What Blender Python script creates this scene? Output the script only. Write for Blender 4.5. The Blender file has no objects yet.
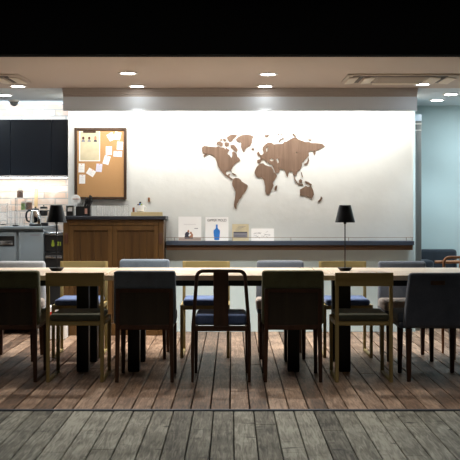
import bpy, bmesh, math, random
from mathutils import Vector, Matrix
random.seed(7)
SC = bpy.context.scene
COL = SC.collection
PI = math.pi
# ---------------------------------------------------------------- measuring helpers
F = 1034.0; VX = 232.0; VY = 211.0; HC = 1.19       # focal in px, vanishing point, eye height
def WX(px, d): return (px - VX) * d / F
def WZ(py, d): return HC - (py - VY) * d / F

# ---------------------------------------------------------------- materials
def new_mat(name):
    m = bpy.data.materials.new(name); m.use_nodes = True
    nt = m.node_tree; b = nt.nodes['Principled BSDF']
    return m, nt, b
def c4(c): return (c[0], c[1], c[2], 1)
def plain(name, c, rough=.6, metal=0, spec=.5, bump=0, bscale=60, var=0, sheen=0, coat=0):
    m, nt, b = new_mat(name)
    b.inputs['Base Color'].default_value = c4(c)
    b.inputs['Roughness'].default_value = rough
    b.inputs['Metallic'].default_value = metal
    b.inputs['Specular IOR Level'].default_value = spec
    b.inputs['Sheen Weight'].default_value = sheen
    b.inputs['Coat Weight'].default_value = coat
    if bump or var:
        tc = nt.nodes.new('ShaderNodeTexCoord')
        n = nt.nodes.new('ShaderNodeTexNoise'); n.inputs['Scale'].default_value = bscale; n.inputs['Detail'].default_value = 4
        nt.links.new(tc.outputs['Object'], n.inputs['Vector'])
        if bump:
            bp = nt.nodes.new('ShaderNodeBump'); bp.inputs['Strength'].default_value = bump; bp.inputs['Distance'].default_value = .01
            nt.links.new(n.outputs['Fac'], bp.inputs['Height']); nt.links.new(bp.outputs['Normal'], b.inputs['Normal'])
        if var:
            r = nt.nodes.new('ShaderNodeValToRGB')
            r.color_ramp.elements[0].position = .3; r.color_ramp.elements[1].position = .7
            r.color_ramp.elements[0].color = c4([x*(1-var) for x in c]); r.color_ramp.elements[1].color = c4([min(1, x*(1+var)) for x in c])
            nt.links.new(n.outputs['Fac'], r.inputs['Fac']); nt.links.new(r.outputs['Color'], b.inputs['Base Color'])
    return m
def wood(name, c1, c2, axis=2, scale=14, rough=.5, stretch=.06, bump=.08, spec=.4):
    m, nt, b = new_mat(name)
    tc = nt.nodes.new('ShaderNodeTexCoord'); oi = nt.nodes.new('ShaderNodeObjectInfo')
    mp = nt.nodes.new('ShaderNodeMapping'); s = [1, 1, 1]; s[axis] = stretch
    mp.inputs['Scale'].default_value = s
    ad = nt.nodes.new('ShaderNodeVectorMath'); ad.operation = 'ADD'
    nt.links.new(tc.outputs['Object'], ad.inputs[0])
    ml = nt.nodes.new('ShaderNodeMath'); ml.operation = 'MULTIPLY'; ml.inputs[1].default_value = 9
    nt.links.new(oi.outputs['Random'], ml.inputs[0]); nt.links.new(ml.outputs[0], ad.inputs[1])
    nt.links.new(ad.outputs[0], mp.inputs['Vector'])
    n = nt.nodes.new('ShaderNodeTexNoise'); n.inputs['Scale'].default_value = scale; n.inputs['Detail'].default_value = 6
    n.inputs['Roughness'].default_value = .6; n.inputs['Distortion'].default_value = .6
    nt.links.new(mp.outputs[0], n.inputs['Vector'])
    r = nt.nodes.new('ShaderNodeValToRGB'); r.color_ramp.elements[0].position = .32; r.color_ramp.elements[1].position = .68
    r.color_ramp.elements[0].color = c4(c1); r.color_ramp.elements[1].color = c4(c2)
    nt.links.new(n.outputs['Fac'], r.inputs['Fac']); nt.links.new(r.outputs['Color'], b.inputs['Base Color'])
    b.inputs['Roughness'].default_value = rough; b.inputs['Specular IOR Level'].default_value = spec
    bp = nt.nodes.new('ShaderNodeBump'); bp.inputs['Strength'].default_value = bump; bp.inputs['Distance'].default_value = .004
    nt.links.new(n.outputs['Fac'], bp.inputs['Height']); nt.links.new(bp.outputs['Normal'], b.inputs['Normal'])
    return m
def emit(name, c, s):
    m, nt, b = new_mat(name)
    b.inputs['Base Color'].default_value = c4(c)
    b.inputs['Emission Color'].default_value = c4(c); b.inputs['Emission Strength'].default_value = s
    return m
def glass(name, c=(1, 1, 1), rough=.03):
    m, nt, b = new_mat(name)
    b.inputs['Base Color'].default_value = c4(c); b.inputs['Roughness'].default_value = rough
    b.inputs['Transmission Weight'].default_value = .94; b.inputs['IOR'].default_value = 1.25
    return m
def fabric(name, c, scale=260):
    m, nt, b = new_mat(name)
    tc = nt.nodes.new('ShaderNodeTexCoord')
    n = nt.nodes.new('ShaderNodeTexNoise'); n.inputs['Scale'].default_value = scale; n.inputs['Detail'].default_value = 3
    n2 = nt.nodes.new('ShaderNodeTexNoise'); n2.inputs['Scale'].default_value = 9; n2.inputs['Detail'].default_value = 2
    nt.links.new(tc.outputs['Object'], n.inputs['Vector']); nt.links.new(tc.outputs['Object'], n2.inputs['Vector'])
    mx = nt.nodes.new('ShaderNodeMix'); mx.data_type = 'FLOAT'; mx.inputs[0].default_value = .35
    nt.links.new(n.outputs['Fac'], mx.inputs[2]); nt.links.new(n2.outputs['Fac'], mx.inputs[3])
    r = nt.nodes.new('ShaderNodeValToRGB'); r.color_ramp.elements[0].position = .35; r.color_ramp.elements[1].position = .65
    r.color_ramp.elements[0].color = c4([x*.72 for x in c]); r.color_ramp.elements[1].color = c4([x*1.25 for x in c])
    nt.links.new(mx.outputs[0], r.inputs['Fac']); nt.links.new(r.outputs['Color'], b.inputs['Base Color'])
    b.inputs['Roughness'].default_value = .95; b.inputs['Specular IOR Level'].default_value = .15
    b.inputs['Sheen Weight'].default_value = .25
    bp = nt.nodes.new('ShaderNodeBump'); bp.inputs['Strength'].default_value = .25; bp.inputs['Distance'].default_value = .002
    nt.links.new(n.outputs['Fac'], bp.inputs['Height']); nt.links.new(bp.outputs['Normal'], b.inputs['Normal'])
    return m
def planks(name, pitch, off, ca, cb, cc, rough, knots):
    """decking running front to back: a tone per board, long grain, knots and cracks"""
    m, nt, b = new_mat(name); N = nt.nodes; L = nt.links
    tc = N.new('ShaderNodeTexCoord'); sp = N.new('ShaderNodeSeparateXYZ'); L.new(tc.outputs['Object'], sp.inputs[0])
    s = N.new('ShaderNodeMath'); s.operation = 'SUBTRACT'; s.inputs[1].default_value = off; L.new(sp.outputs['X'], s.inputs[0])
    d = N.new('ShaderNodeMath'); d.operation = 'DIVIDE'; d.inputs[1].default_value = pitch; L.new(s.outputs[0], d.inputs[0])
    fl = N.new('ShaderNodeMath'); fl.operation = 'FLOOR'; L.new(d.outputs[0], fl.inputs[0])
    wn = N.new('ShaderNodeTexWhiteNoise'); wn.noise_dimensions = '1D'; L.new(fl.outputs[0], wn.inputs['W'])
    # shift the grain by the board's number
    mu = N.new('ShaderNodeMath'); mu.operation = 'MULTIPLY'; mu.inputs[1].default_value = 13.7; L.new(fl.outputs[0], mu.inputs[0])
    ya = N.new('ShaderNodeMath'); ya.operation = 'ADD'; L.new(sp.outputs['Y'], ya.inputs[0]); L.new(mu.outputs[0], ya.inputs[1])
    cb_ = N.new('ShaderNodeCombineXYZ'); L.new(sp.outputs['X'], cb_.inputs[0]); L.new(ya.outputs[0], cb_.inputs[1])
    mp = N.new('ShaderNodeMapping'); mp.inputs['Scale'].default_value = (1, .09, 1); L.new(cb_.outputs[0], mp.inputs['Vector'])
    g = N.new('ShaderNodeTexNoise'); g.inputs['Scale'].default_value = 55; g.inputs['Detail'].default_value = 6; g.inputs['Distortion'].default_value = 1.2
    L.new(mp.outputs[0], g.inputs['Vector'])
    big = N.new('ShaderNodeTexNoise'); big.inputs['Scale'].default_value = 4; big.inputs['Detail'].default_value = 3; L.new(cb_.outputs[0], big.inputs['Vector'])
    r = N.new('ShaderNodeValToRGB'); e = r.color_ramp.elements
    e[0].position = 0; e[0].color = c4(ca); e[1].position = 1; e[1].color = c4(cc)
    k = e.new(.5); k.color = c4(cb)
    a1 = N.new('ShaderNodeMath'); a1.operation = 'MULTIPLY_ADD'; a1.inputs[1].default_value = .6
    L.new(wn.outputs['Value'], a1.inputs[0]); 
    a0 = N.new('ShaderNodeMath'); a0.operation = 'MULTIPLY_ADD'; a0.inputs[1].default_value = 1.7; a0.inputs[2].default_value = -1.05
    L.new(g.outputs['Fac'], a0.inputs[0]); 
    a2 = N.new('ShaderNodeMath'); a2.operation = 'MULTIPLY_ADD'; a2.inputs[1].default_value = .95
    L.new(big.outputs['Fac'], a2.inputs[0]); L.new(a0.outputs[0], a2.inputs[2]); L.new(a2.outputs[0], a1.inputs[2])
    L.new(a1.outputs[0], r.inputs['Fac'])
    # knots: dark spots stretched across the grain
    v = N.new('ShaderNodeTexVoronoi'); v.inputs['Scale'].default_value = 4.2 if knots > .5 else 2.6
    mp2 = N.new('ShaderNodeMapping'); mp2.inputs['Scale'].default_value = (.8, 1.3, 1); L.new(cb_.outputs[0], mp2.inputs['Vector'])
    nd = N.new('ShaderNodeTexNoise'); nd.inputs['Scale'].default_value = 30
    L.new(cb_.outputs[0], nd.inputs['Vector'])
    mxv = N.new('ShaderNodeMix'); mxv.data_type = 'VECTOR'; mxv.inputs[0].default_value = .05
    L.new(mp2.outputs[0], mxv.inputs[4]); L.new(nd.outputs['Color'], mxv.inputs[5]); L.new(mxv.outputs[1], v.inputs['Vector'])
    kr = N.new('ShaderNodeValToRGB'); kr.color_ramp.elements[0].position = .05; kr.color_ramp.elements[1].position = .14
    kr.color_ramp.elements[0].color = (1, 1, 1, 1); kr.color_ramp.elements[1].color = (0, 0, 0, 1)
    L.new(v.outputs['Distance'], kr.inputs['Fac'])
    km = N.new('ShaderNodeMath'); km.operation = 'MULTIPLY'; km.inputs[1].default_value = knots; L.new(kr.outputs['Color'], km.inputs[0])
    mx = N.new('ShaderNodeMix'); mx.data_type = 'RGBA'; L.new(km.outputs[0], mx.inputs[0])
    L.new(r.outputs['Color'], mx.inputs[6]); mx.inputs[7].default_value = c4([x*.22 for x in ca])
    # short cracks running across the boards
    mp3 = N.new('ShaderNodeMapping'); mp3.inputs['Scale'].default_value = (3.2, 16, 1); L.new(cb_.outputs[0], mp3.inputs['Vector'])
    cr = N.new('ShaderNodeTexNoise'); cr.inputs['Scale'].default_value = 1.4; cr.inputs['Detail'].default_value = 3; L.new(mp3.outputs[0], cr.inputs['Vector'])
    crr = N.new('ShaderNodeValToRGB'); crr.color_ramp.elements[0].position = .66; crr.color_ramp.elements[1].position = .71
    L.new(cr.outputs['Fac'], crr.inputs['Fac'])
    cm = N.new('ShaderNodeMath'); cm.operation = 'MULTIPLY'; cm.inputs[1].default_value = knots*.8; L.new(crr.outputs['Color'], cm.inputs[0])
    mx2 = N.new('ShaderNodeMix'); mx2.data_type = 'RGBA'; L.new(cm.outputs[0], mx2.inputs[0])
    L.new(mx.outputs[2], mx2.inputs[6]); mx2.inputs[7].default_value = c4([x*.3 for x in ca])
    L.new(mx2.outputs[2], b.inputs['Base Color'])
    b.inputs['Roughness'].default_value = rough; b.inputs['Specular IOR Level'].default_value = .5
    bp = N.new('ShaderNodeBump'); bp.inputs['Strength'].default_value = .25; bp.inputs['Distance'].default_value = .004
    L.new(g.outputs['Fac'], bp.inputs['Height']); L.new(bp.outputs['Normal'], b.inputs['Normal'])
    return m
def brick_mat(name):
    m, nt, b = new_mat(name); N = nt.nodes; L = nt.links
    tc = N.new('ShaderNodeTexCoord'); sp = N.new('ShaderNodeSeparateXYZ'); L.new(tc.outputs['Object'], sp.inputs[0])
    cb_ = N.new('ShaderNodeCombineXYZ'); L.new(sp.outputs['X'], cb_.inputs[0]); L.new(sp.outputs['Z'], cb_.inputs[1])
    br = N.new('ShaderNodeTexBrick'); br.inputs['Scale'].default_value = 1
    br.inputs['Brick Width'].default_value = .23; br.inputs['Row Height'].default_value = .066
    br.inputs['Mortar Size'].default_value = .006; br.inputs['Mortar Smooth'].default_value = .3; br.inputs['Bias'].default_value = -.15
    br.inputs['Color1'].default_value = (.72, .53, .41, 1); br.inputs['Color2'].default_value = (.84, .79, .74, 1); br.inputs['Mortar'].default_value = (.46, .43, .40, 1)
    L.new(cb_.outputs[0], br.inputs['Vector'])
    n = N.new('ShaderNodeTexNoise'); n.inputs['Scale'].default_value = 11; n.inputs['Detail'].default_value = 5; L.new(cb_.outputs[0], n.inputs['Vector'])
    r = N.new('ShaderNodeValToRGB'); r.color_ramp.elements[0].position = .5; r.color_ramp.elements[1].position = .75; r.color_ramp.elements[1].color = (.75, .75, .75, 1)
    L.new(n.outputs['Fac'], r.inputs['Fac'])
    mx = N.new('ShaderNodeMix'); mx.data_type = 'RGBA'; L.new(r.outputs['Color'], mx.inputs[0])
    L.new(br.outputs['Color'], mx.inputs[6]); mx.inputs[7].default_value = (.84, .8, .75, 1)
    L.new(mx.outputs[2], b.inputs['Base Color'])
    bp = N.new('ShaderNodeBump'); bp.inputs['Strength'].default_value = .5; bp.inputs['Distance'].default_value = .01; bp.invert = True
    L.new(br.outputs['Fac'], bp.inputs['Height']); L.new(bp.outputs['Normal'], b.inputs['Normal'])
    b.inputs['Roughness'].default_value = .85
    return m

M = dict(
 oak=wood('oak', (.30, .22, .075), (.44, .34, .14), 2),
 oak_rail=wood('oak_rail', (.31, .23, .08), (.45, .35, .145), 0),
 dark=wood('dark_walnut', (.045, .018, .010), (.085, .036, .018), 2, rough=.42),
 panel=wood('walnut_panel', (.026, .020, .013), (.045, .032, .020), 2, rough=.5),
 loop=wood('stained_ash', (.040, .018, .010), (.075, .033, .018), 2, rough=.38),
 brown=wood('teak_frame', (.23, .095, .035), (.34, .15, .06), 0, rough=.45),
 table=wood('beech_top', (.76, .61, .47), (.86, .73, .60), 0, scale=22, rough=.30, stretch=.04, bump=.03),
 table_end=wood('beech_end', (.72, .57, .42), (.82, .68, .54), 1, scale=22, rough=.30, stretch=.04, bump=.03),
 table_edge=wood('beech_edge', (.22, .13, .06), (.30, .18, .085), 0, scale=22, rough=.5),
 blackmetal=plain('black_steel', (.010, .010, .011), .45, .3),
 blackpl=plain('black_plastic', (.012, .012, .013), .35),
 navyblack=plain('black_laminate', (.010, .013, .019), .30),
 steel=plain('brushed_steel', (.24, .29, .33), .35, .35, bump=.05, bscale=120),
 steel_lt=plain('steel_edge', (.62, .66, .70), .25, 1),
 chrome=plain('polished_steel', (.75, .76, .78), .12, 1),
 green=fabric('olive_fabric', (.135, .14, .075)),
 blueg=fabric('blue_grey_fabric', (.135, .17, .215)),
 slate=fabric('slate_fabric', (.12, .14, .175)),
 char=fabric('charcoal_fabric', (.088, .108, .148)),
 ltgrey=fabric('light_grey_fabric', (.36, .38, .41)),
 navy=fabric('navy_fabric', (.020, .027, .036)),
 seatblue=fabric('blue_seat_fabric', (.11, .165, .33)),
 seatdark=fabric('dark_olive_seat', (.085, .09, .062)),
 seatlit=fabric('lit_seat_fabric', (.45, .385, .35)),  # pinkish light on the far seat tops, put into the fabric colour
 white=plain('white_plaster', (.70, .71, .69), .8, bump=.45, bscale=6, var=.025),
 lower=plain('pale_blue_paint', (.66, .82, .87), .7, var=.02, bscale=3),
 teal=plain('blue_green_paint', (.50, .62, .63), .75, var=.03, bscale=2),
 ceil=plain('beige_ceiling_paint', (.58, .49, .42), .8, bump=.03, bscale=30),
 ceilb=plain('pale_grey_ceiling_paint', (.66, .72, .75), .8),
 soff=plain('grey_soffit_paint', (.70, .79, .90), .7),
 soffb=plain('beige_trim_paint', (.47, .43, .41), .7),
 darkwall=plain('dark_wall_paint', (.10, .09, .085), .9),
 grey=plain('grey_post_metal', (.24, .25, .245), .4, .6),
 brick=brick_mat('whitewashed_brick'),
 header=plain('black_facade', (.0018, .0017, .0017), .9, spec=.03),
 thresh=plain('threshold_metal', (.10, .11, .13), .5, .8),
 cork=plain('cork', (.50, .28, .12), .9, bump=.3, bscale=220, var=.25),
 frame=wood('brown_frame', (.045, .022, .012), (.08, .042, .022), 2),
 paper=plain('white_paper', (.90, .90, .90), .8),
 lilac=plain('lilac_paper', (.70, .69, .82), .8),
 cream=plain('cream_paper', (.58, .51, .34), .8, var=.10, bscale=14),
 ink=plain('grey_ink', (.22, .22, .26), .8),
 inkd=plain('dark_ink', (.045, .045, .07), .8),
 inkl=plain('pale_ink', (.55, .55, .57), .8),
 blue=plain('blue_print', (.02, .19, .62), .6),
 skin=plain('skin_print', (.42, .20, .12), .8), hair=plain('brown_print', (.09, .03, .015), .8),
 red=plain('red_pin', (.65, .03, .03), .4), 
 tanprint=plain('tan_print', (.42, .34, .30), .8),
 cab=wood('teak_cabinet', (.042, .019, .005), (.085, .042, .011), 2, scale=20, rough=.4, stretch=.05),
 cabf=wood('teak_cabinet_frame', (.062, .030, .008), (.105, .053, .015), 2, scale=20, rough=.4, stretch=.05),
 slab=plain('dark_slate_top', (.020, .022, .030), .35),
 shelf=plain('blue_slate_shelf', (.045, .062, .095), .45),
 shelfw=wood('shelf_wood', (.10, .055, .03), (.16, .09, .05), 0),
 mapw=wood('map_veneer', (.125, .078, .053), (.22, .142, .10), 2, scale=38, rough=.5, stretch=.05),
 rod=plain('brass_rod', (.30, .22, .16), .4, .7),
 acw=plain('warm_white_grille', (.80, .72, .60), .6), acd=plain('dark_vent', (.12, .10, .085), .7), acp=plain('ac_panel', (.58, .50, .42), .6),
 lens=emit('lamp_lens', (1, .97, .90), 14), lensc=emit('cool_lamp_lens', (.90, .97, 1), 14),
 ring=plain('white_ring', (.7, .68, .64), .5),
 coves=emit('cove_tube', (1, .95, .86), 2.5),
 glass=glass('clear_glass'), acr=glass('clear_acrylic', (.9, .95, .97), .08),
 board=wood('board_wood', (.62, .42, .20), (.74, .54, .30), 2),
 boxw=wood('tray_wood', (.42, .34, .18), (.52, .43, .25), 0),
 ceramic=plain('white_ceramic', (.82, .82, .80), .25),
 coffee=plain('brown_contents', (.20, .075, .03), .9, var=.5, bscale=90),
 pink=plain('pink_paper', (.65, .36, .28), .8), greenp=plain('green_contents', (.30, .42, .10), .8, var=.4, bscale=60),
 led=emit('green_display', (.10, .125, .012), 1.0),
 redbox=plain('red_box_print', (.60, .02, .02), .5),
)

# ---------------------------------------------------------------- mesh helpers
class MB:
    def __init__(s): s.bm = bmesh.new()
    def box(s, x0, x1, y0, y1, z0, z1, bev=0, seg=2, rot=None, mi=0):
        r = bmesh.ops.create_cube(s.bm, size=1)
        vs = r['verts']
        for v in vs:
            v.co = Vector(((x0+x1)/2 + v.co.x*(x1-x0), (y0+y1)/2 + v.co.y*(y1-y0), (z0+z1)/2 + v.co.z*(z1-z0)))
        if rot: bmesh.ops.rotate(s.bm, verts=vs, cent=rot[0], matrix=Matrix.Rotation(rot[2], 3, rot[1]))
        if mi:
            for f in {f for v in vs for f in v.link_faces}: f.material_index = mi
        if bev:
            es = list({e for v in vs for e in v.link_edges})
            r2 = bmesh.ops.bevel(s.bm, geom=es, offset=bev, segments=seg, affect='EDGES', profile=.5, clamp_overlap=True)
            if mi:
                for f in r2['faces']: f.material_index = mi
        return s
    def hexa(s, b, t, bev=0, seg=2):
        """b, t: four corners each (bottom ring, top ring)"""
        vs = [s.bm.verts.new(p) for p in b] + [s.bm.verts.new(p) for p in t]
        fs = [(3, 2, 1, 0), (4, 5, 6, 7)] + [(i, (i+1) % 4, 4+(i+1) % 4, 4+i) for i in range(4)]
        for f in fs: s.bm.faces.new([vs[i] for i in f])
        if bev:
            es = list({e for v in vs for e in v.link_edges})
            bmesh.ops.bevel(s.bm, geom=es, offset=bev, segments=seg, affect='EDGES', profile=.5, clamp_overlap=True)
        return s
    def leg(s, top, bot, wt, wb, bev=.003):
        def ring(c, w): return [(c[0]-w/2, c[1]-w/2, c[2]), (c[0]+w/2, c[1]-w/2, c[2]), (c[0]+w/2, c[1]+w/2, c[2]), (c[0]-w/2, c[1]+w/2, c[2])]
        return s.hexa(ring(bot, wb), ring(top, wt), bev, 2)
    def lathe(s, prof, c=(0, 0, 0), seg=28, axis='Z', caps=True):
        rings = []
        for r, h in prof:
            ring = []
            for i in range(seg):
                a = 2*PI*i/seg
                if axis == 'Z': p = (c[0]+r*math.cos(a), c[1]+r*math.sin(a), c[2]+h)
                elif axis == 'Y': p = (c[0]+r*math.cos(a), c[1]+h, c[2]+r*math.sin(a))
                else: p = (c[0]+h, c[1]+r*math.cos(a), c[2]+r*math.sin(a))
                ring.append(s.bm.verts.new(p))
            rings.append(ring)
        for a, b in zip(rings, rings[1:]):
            for i in range(seg): s.bm.faces.new((a[i], a[(i+1) % seg], b[(i+1) % seg], b[i]))
        if caps:
            s.bm.faces.new(list(reversed(rings[0]))); s.bm.faces.new(rings[-1])
        return s
    def tube(s, pts, r, seg=10, rz=None):
        pts = [Vector(p) for p in pts]; rings = []
        up0 = None
        for i, p in enumerate(pts):
            t = (pts[min(i+1, len(pts)-1)] - pts[max(i-1, 0)]).normalized()
            ref = Vector((0, 1, 0)) if abs(t.y) < .9 else Vector((1, 0, 0))
            u = t.cross(ref).normalized(); w = t.cross(u).normalized()
            if up0 is not None and u.dot(up0) < 0: u = -u; w = -w
            up0 = u
            rad = r[i] if isinstance(r, (list, tuple)) else r
            rings.append([s.bm.verts.new(p + u*rad*math.cos(2*PI*k/seg) + w*(rz or rad)*math.sin(2*PI*k/seg)) for k in range(seg)])
        for a, b in zip(rings, rings[1:]):
            for i in range(seg): s.bm.faces.new((a[i], a[(i+1) % seg], b[(i+1) % seg], b[i]))
        s.bm.faces.new(list(reversed(rings[0]))); s.bm.faces.new(rings[-1])
        return s
    def build(s, name, mats, parent=None, smooth=True, loc=None):
        bmesh.ops.recalc_face_normals(s.bm, faces=s.bm.faces[:])
        me = bpy.data.meshes.new(name); s.bm.to_mesh(me); s.bm.free()
        for m in (mats if isinstance(mats, (list, tuple)) else [mats]): me.materials.append(M[m])
        if smooth:
            me.shade_smooth()
            try: me.set_sharp_from_angle(angle=math.radians(38))
            except Exception: pass
        o = bpy.data.objects.new(name, me); COL.objects.link(o)
        if parent: o.parent = parent
        if loc: o.location = loc
        return o
def tag(o, label=None, cat=None, group=None, kind=None):
    if label: o['label'] = label
    if cat: o['category'] = cat
    if group: o['group'] = group
    if kind: o['kind'] = kind
    return o
def thing(name, label, cat, loc=(0, 0, 0), rz=0, group=None):
    o = bpy.data.objects.new(name, None); COL.objects.link(o); o.empty_display_size = .1
    o.location = loc; o.rotation_euler = (0, 0, rz)
    return tag(o, label, cat, group)
def copy_tree(o, parent=None):
    c = o.copy(); COL.objects.link(c); c.parent = parent
    for ch in [x for x in COL.objects if x.parent == o]: copy_tree(ch, c)
    return c
def struct(name, mb, m, smooth=False): return tag(mb.build(name, m, None, smooth), kind='structure')
def curve_mesh(name, splines, thick, mat, parent=None, loc=(0, 0, 0)):
    """closed outlines (x, z) filled with their holes, facing the camera, given real thickness"""
    cu = bpy.data.curves.new(name, 'CURVE'); cu.dimensions = '2D'; cu.fill_mode = 'BOTH'; cu.extrude = thick/2
    for pts in splines:
        sp = cu.splines.new('POLY'); sp.points.add(len(pts)-1)
        for i, p in enumerate(pts): sp.points[i].co = (p[0], p[1], 0, 1)
        sp.use_cyclic_u = True
    return bake(cu, name, mat, parent, loc)
def bake(cu, name, mat, parent, loc):
    t = bpy.data.objects.new('tmp', cu); COL.objects.link(t)
    dg = bpy.context.evaluated_depsgraph_get(); dg.update()
    me = bpy.data.meshes.new_from_object(t.evaluated_get(dg)); bpy.data.objects.remove(t)
    me.transform(Matrix.Rotation(PI/2, 4, 'X'))
    me.name = name; me.materials.clear(); me.materials.append(M[mat])
    o = bpy.data.objects.new(name, me); COL.objects.link(o); o.parent = parent; o.location = loc
    return o
def text(name, body, size, mat, parent, loc, width=None):
    cu = bpy.data.curves.new(name, 'FONT'); cu.body = body; cu.size = size; cu.extrude = .0003; cu.align_x = 'CENTER'; cu.align_y = 'CENTER'
    o = bake(cu, name, mat, parent, loc)
    if width:
        xs = [v.co.x for v in o.data.vertices]; k = width/(max(xs)-min(xs)); o.data.transform(Matrix.Scale(k, 4, (1, 0, 0)))
    return o

# ================================================================ THE SETTING
ZC = 2.30; YW = 10.2; YF = 6.18; XL = -3.3; XR = 3.3; YB = 10.95
def deck(name, y0, y1, pitch, off, mat, gap, top, seed):
    rnd = random.Random(seed); mb = MB()
    k0 = int((XL-.1)/pitch)-1; k1 = int((XR+.1)/pitch)+1
    for k in range(k0, k1):
        x0 = k*pitch+off+gap/2; x1 = (k+1)*pitch+off-gap/2
        x0 = max(x0, XL); x1 = min(x1, XR)
        if x1-x0 < .01: continue
        y = y0; first = True
        while y < y1-.001:
            ln = rnd.uniform(.6, 2.4) if first else rnd.uniform(2.2, 3.0); first = False
            ye = min(y+ln, y1)
            if y1-ye < .3: ye = y1
            dz = rnd.uniform(-.0012, .0012)
            mb.box(x0, x1, y+.0015, ye-.0015, top-.03, top+dz, .003, 1)
            y = ye
    return struct(name, mb, mat)
M['deck_in'] = planks('indoor_decking', .1185, -.012, (.050, .030, .019), (.21, .128, .084), (.50, .345, .245), .42, .5)
M['deck_out'] = planks('weathered_decking', .1195, .010, (.040, .036, .027), (.165, .158, .125), (.37, .36, .30), .65, 1)
deck('floor', YF+.012, YB, .1185, -.012, 'deck_in', .008, 0, 1)
deck('floor_outdoor', 3.4, YF-.012, .1195, .010, 'deck_out', .0055, -.004, 2)
struct('floor_base', MB().box(XL, XR, 3.4, YB, -.07, -.036), 'header')
struct('trim_1', MB().box(XL, XR, YF-.011, YF+.011, -.03, .005, .002, 1), 'thresh')
struct('ceiling', MB().box(XL, XR, YF, 9.35, ZC, ZC+.08), 'ceil')
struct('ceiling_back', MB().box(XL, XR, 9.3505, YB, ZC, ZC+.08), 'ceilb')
hb = MB().box(XL, XR, YF-.10, YF, 2.11, 3.2).box(XL, XR, YF-.02, YF+.07, 2.125, ZC)
struct('wall_front', hb, 'header')
struct('wall_left', MB().box(XL-.1, XL, YF-.1, YB, -.03, ZC), 'white')
struct('wall_right', MB().box(XR, XR+.1, YF-.1, YB, -.03, ZC), 'teal')
# white partition wall with the pale painted lower part
XW0 = -1.617; XW1 = 1.785
struct('wall_center', MB().box(XW0, XW1, YW, YW+.14, 0, ZC), 'white')
struct('wall_center_lower', MB().box(-.66, XW1-.005, YW-.016, YW-.0005, .0, .84, .002, 1), 'lower')
struct('trim_2', MB().box(XW1, XW1+.022, YW-.012, YW+.15, 0, ZC, .002, 1), 'lower')
struct('wall_kitchen', MB().box(XL, XW0+.2, YB-.2, YB-.06, 0, ZC), 'brick')
struct('wall_back', MB().box(1.2, XR, YB-.05, YB+.05, -.03, ZC), 'teal')
struct('wall_back_filler', MB().box(XL, 1.2, YB-.05, YB+.05, -.03, ZC), 'darkwall')
# grey sliding-door post at the wall's right end
p = thing('metal_post', 'tall grey metal post at the right end of the white wall', 'post', (1.851, 10.32, 0))
MB().box(-.033, .033, -.04, .04, 0, 2.085, .003, 2).build('post_body', 'grey', p)
b = MB().box(-.034, .034, -.045, .045, 2.085, 2.15, .003, 1)
MB().box(-.036, .034, -.0475, -.0405, 1.985, 1.998).build('pale_band', 'ring', p); MB().box(-.036, .034, -.0475, -.0405, 2.05, 2.062).build('pale_band', 'ring', p)
b.build('top_bracket', 'soff', p)
# lowered soffit in front of the white wall, hiding the wall-washer
SX0 = -1.525; SX1 = 1.672; SY = 9.33
mb = MB().box(SX0, SX1, SY, SY+.03, 2.095, 2.222, .002, 1)
mb.box(SX0, SX1, SY+.03, 9.60, 2.13, 2.16)
struct('trim_3', mb, 'soff')
mb = MB()
for k in range(4): mb.box(SX0-.002*k, SX1+.002*k, SY-.004*k, SY+.05, 2.222+k*.0195, 2.2405+k*.0195, .003, 1)
struct('trim_4', mb, 'soffb')
struct('trim_5', MB().box(SX0, SX1, 9.57, 9.60, 2.16, ZC), 'white')
t = thing('wall_washer_light', 'long white wall-washer lamp hidden behind the soffit above the map', 'light', (0, 9.76, ZC))
MB().box(-1.5, 1.62, -.045, .045, -.03, 0, .004, 1).build('housing', 'ring', t)
MB().lathe([(.012, -1.48), (.012, 1.60)], (0, 0, -.042), 12, 'X').build('tube_lamp', 'coves', t)

# ================================================================ CEILING THINGS
dl = [(128, 73, 0, 'front left of the pair above the cork board side'), (268, 74, 0, ''), (137, 86, 0, ''), (265, 86, 0, ''),
      (18, 86, 0, ''), (422, 84, 1, ''), (451, 94, 1, ''), (437, 100, 1, ''), (5, 95, 1, '')]
labs = ['recessed round ceiling light left of centre, the one nearer the black header',
        'recessed round ceiling light right of centre, the one nearer the black header',
        'recessed round ceiling light left of centre, close in front of the grey soffit',
        'recessed round ceiling light right of centre, close in front of the grey soffit',
        'recessed round ceiling light right beside the left ceiling air vent',
        'recessed round ceiling light at the right end of the soffit, behind the large air vent',
        'recessed round ceiling light above the blue-green wall, nearest the right picture edge',
        'recessed round ceiling light above the blue-green wall, the one farthest back',
        'recessed round kitchen ceiling light above the black cabinets, at the left picture edge']
proto = None; LP = []
for i, (px, py, cool, _) in enumerate(dl):
    d = (ZC-HC)*F/(VY-py); x = WX(px, d)
    t = thing('ceiling_downlight', labs[i], 'ceiling light', (x, d, ZC), group='recessed ceiling lights')
    ring = MB(); ring.lathe([(.060, 0), (.080, 0), (.082, -.003), (.078, -.007), (.062, -.006), (.060, 0)], seg=32, caps=False)
    ring.build('trim_ring', 'ring', t)
    MB().lathe([(.060, -.0005), (.060, -.004), (.05, -.0055)], seg=32).build('lens', 'lensc' if cool else 'lens', t)
    LP.append((x, d, cool))

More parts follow.
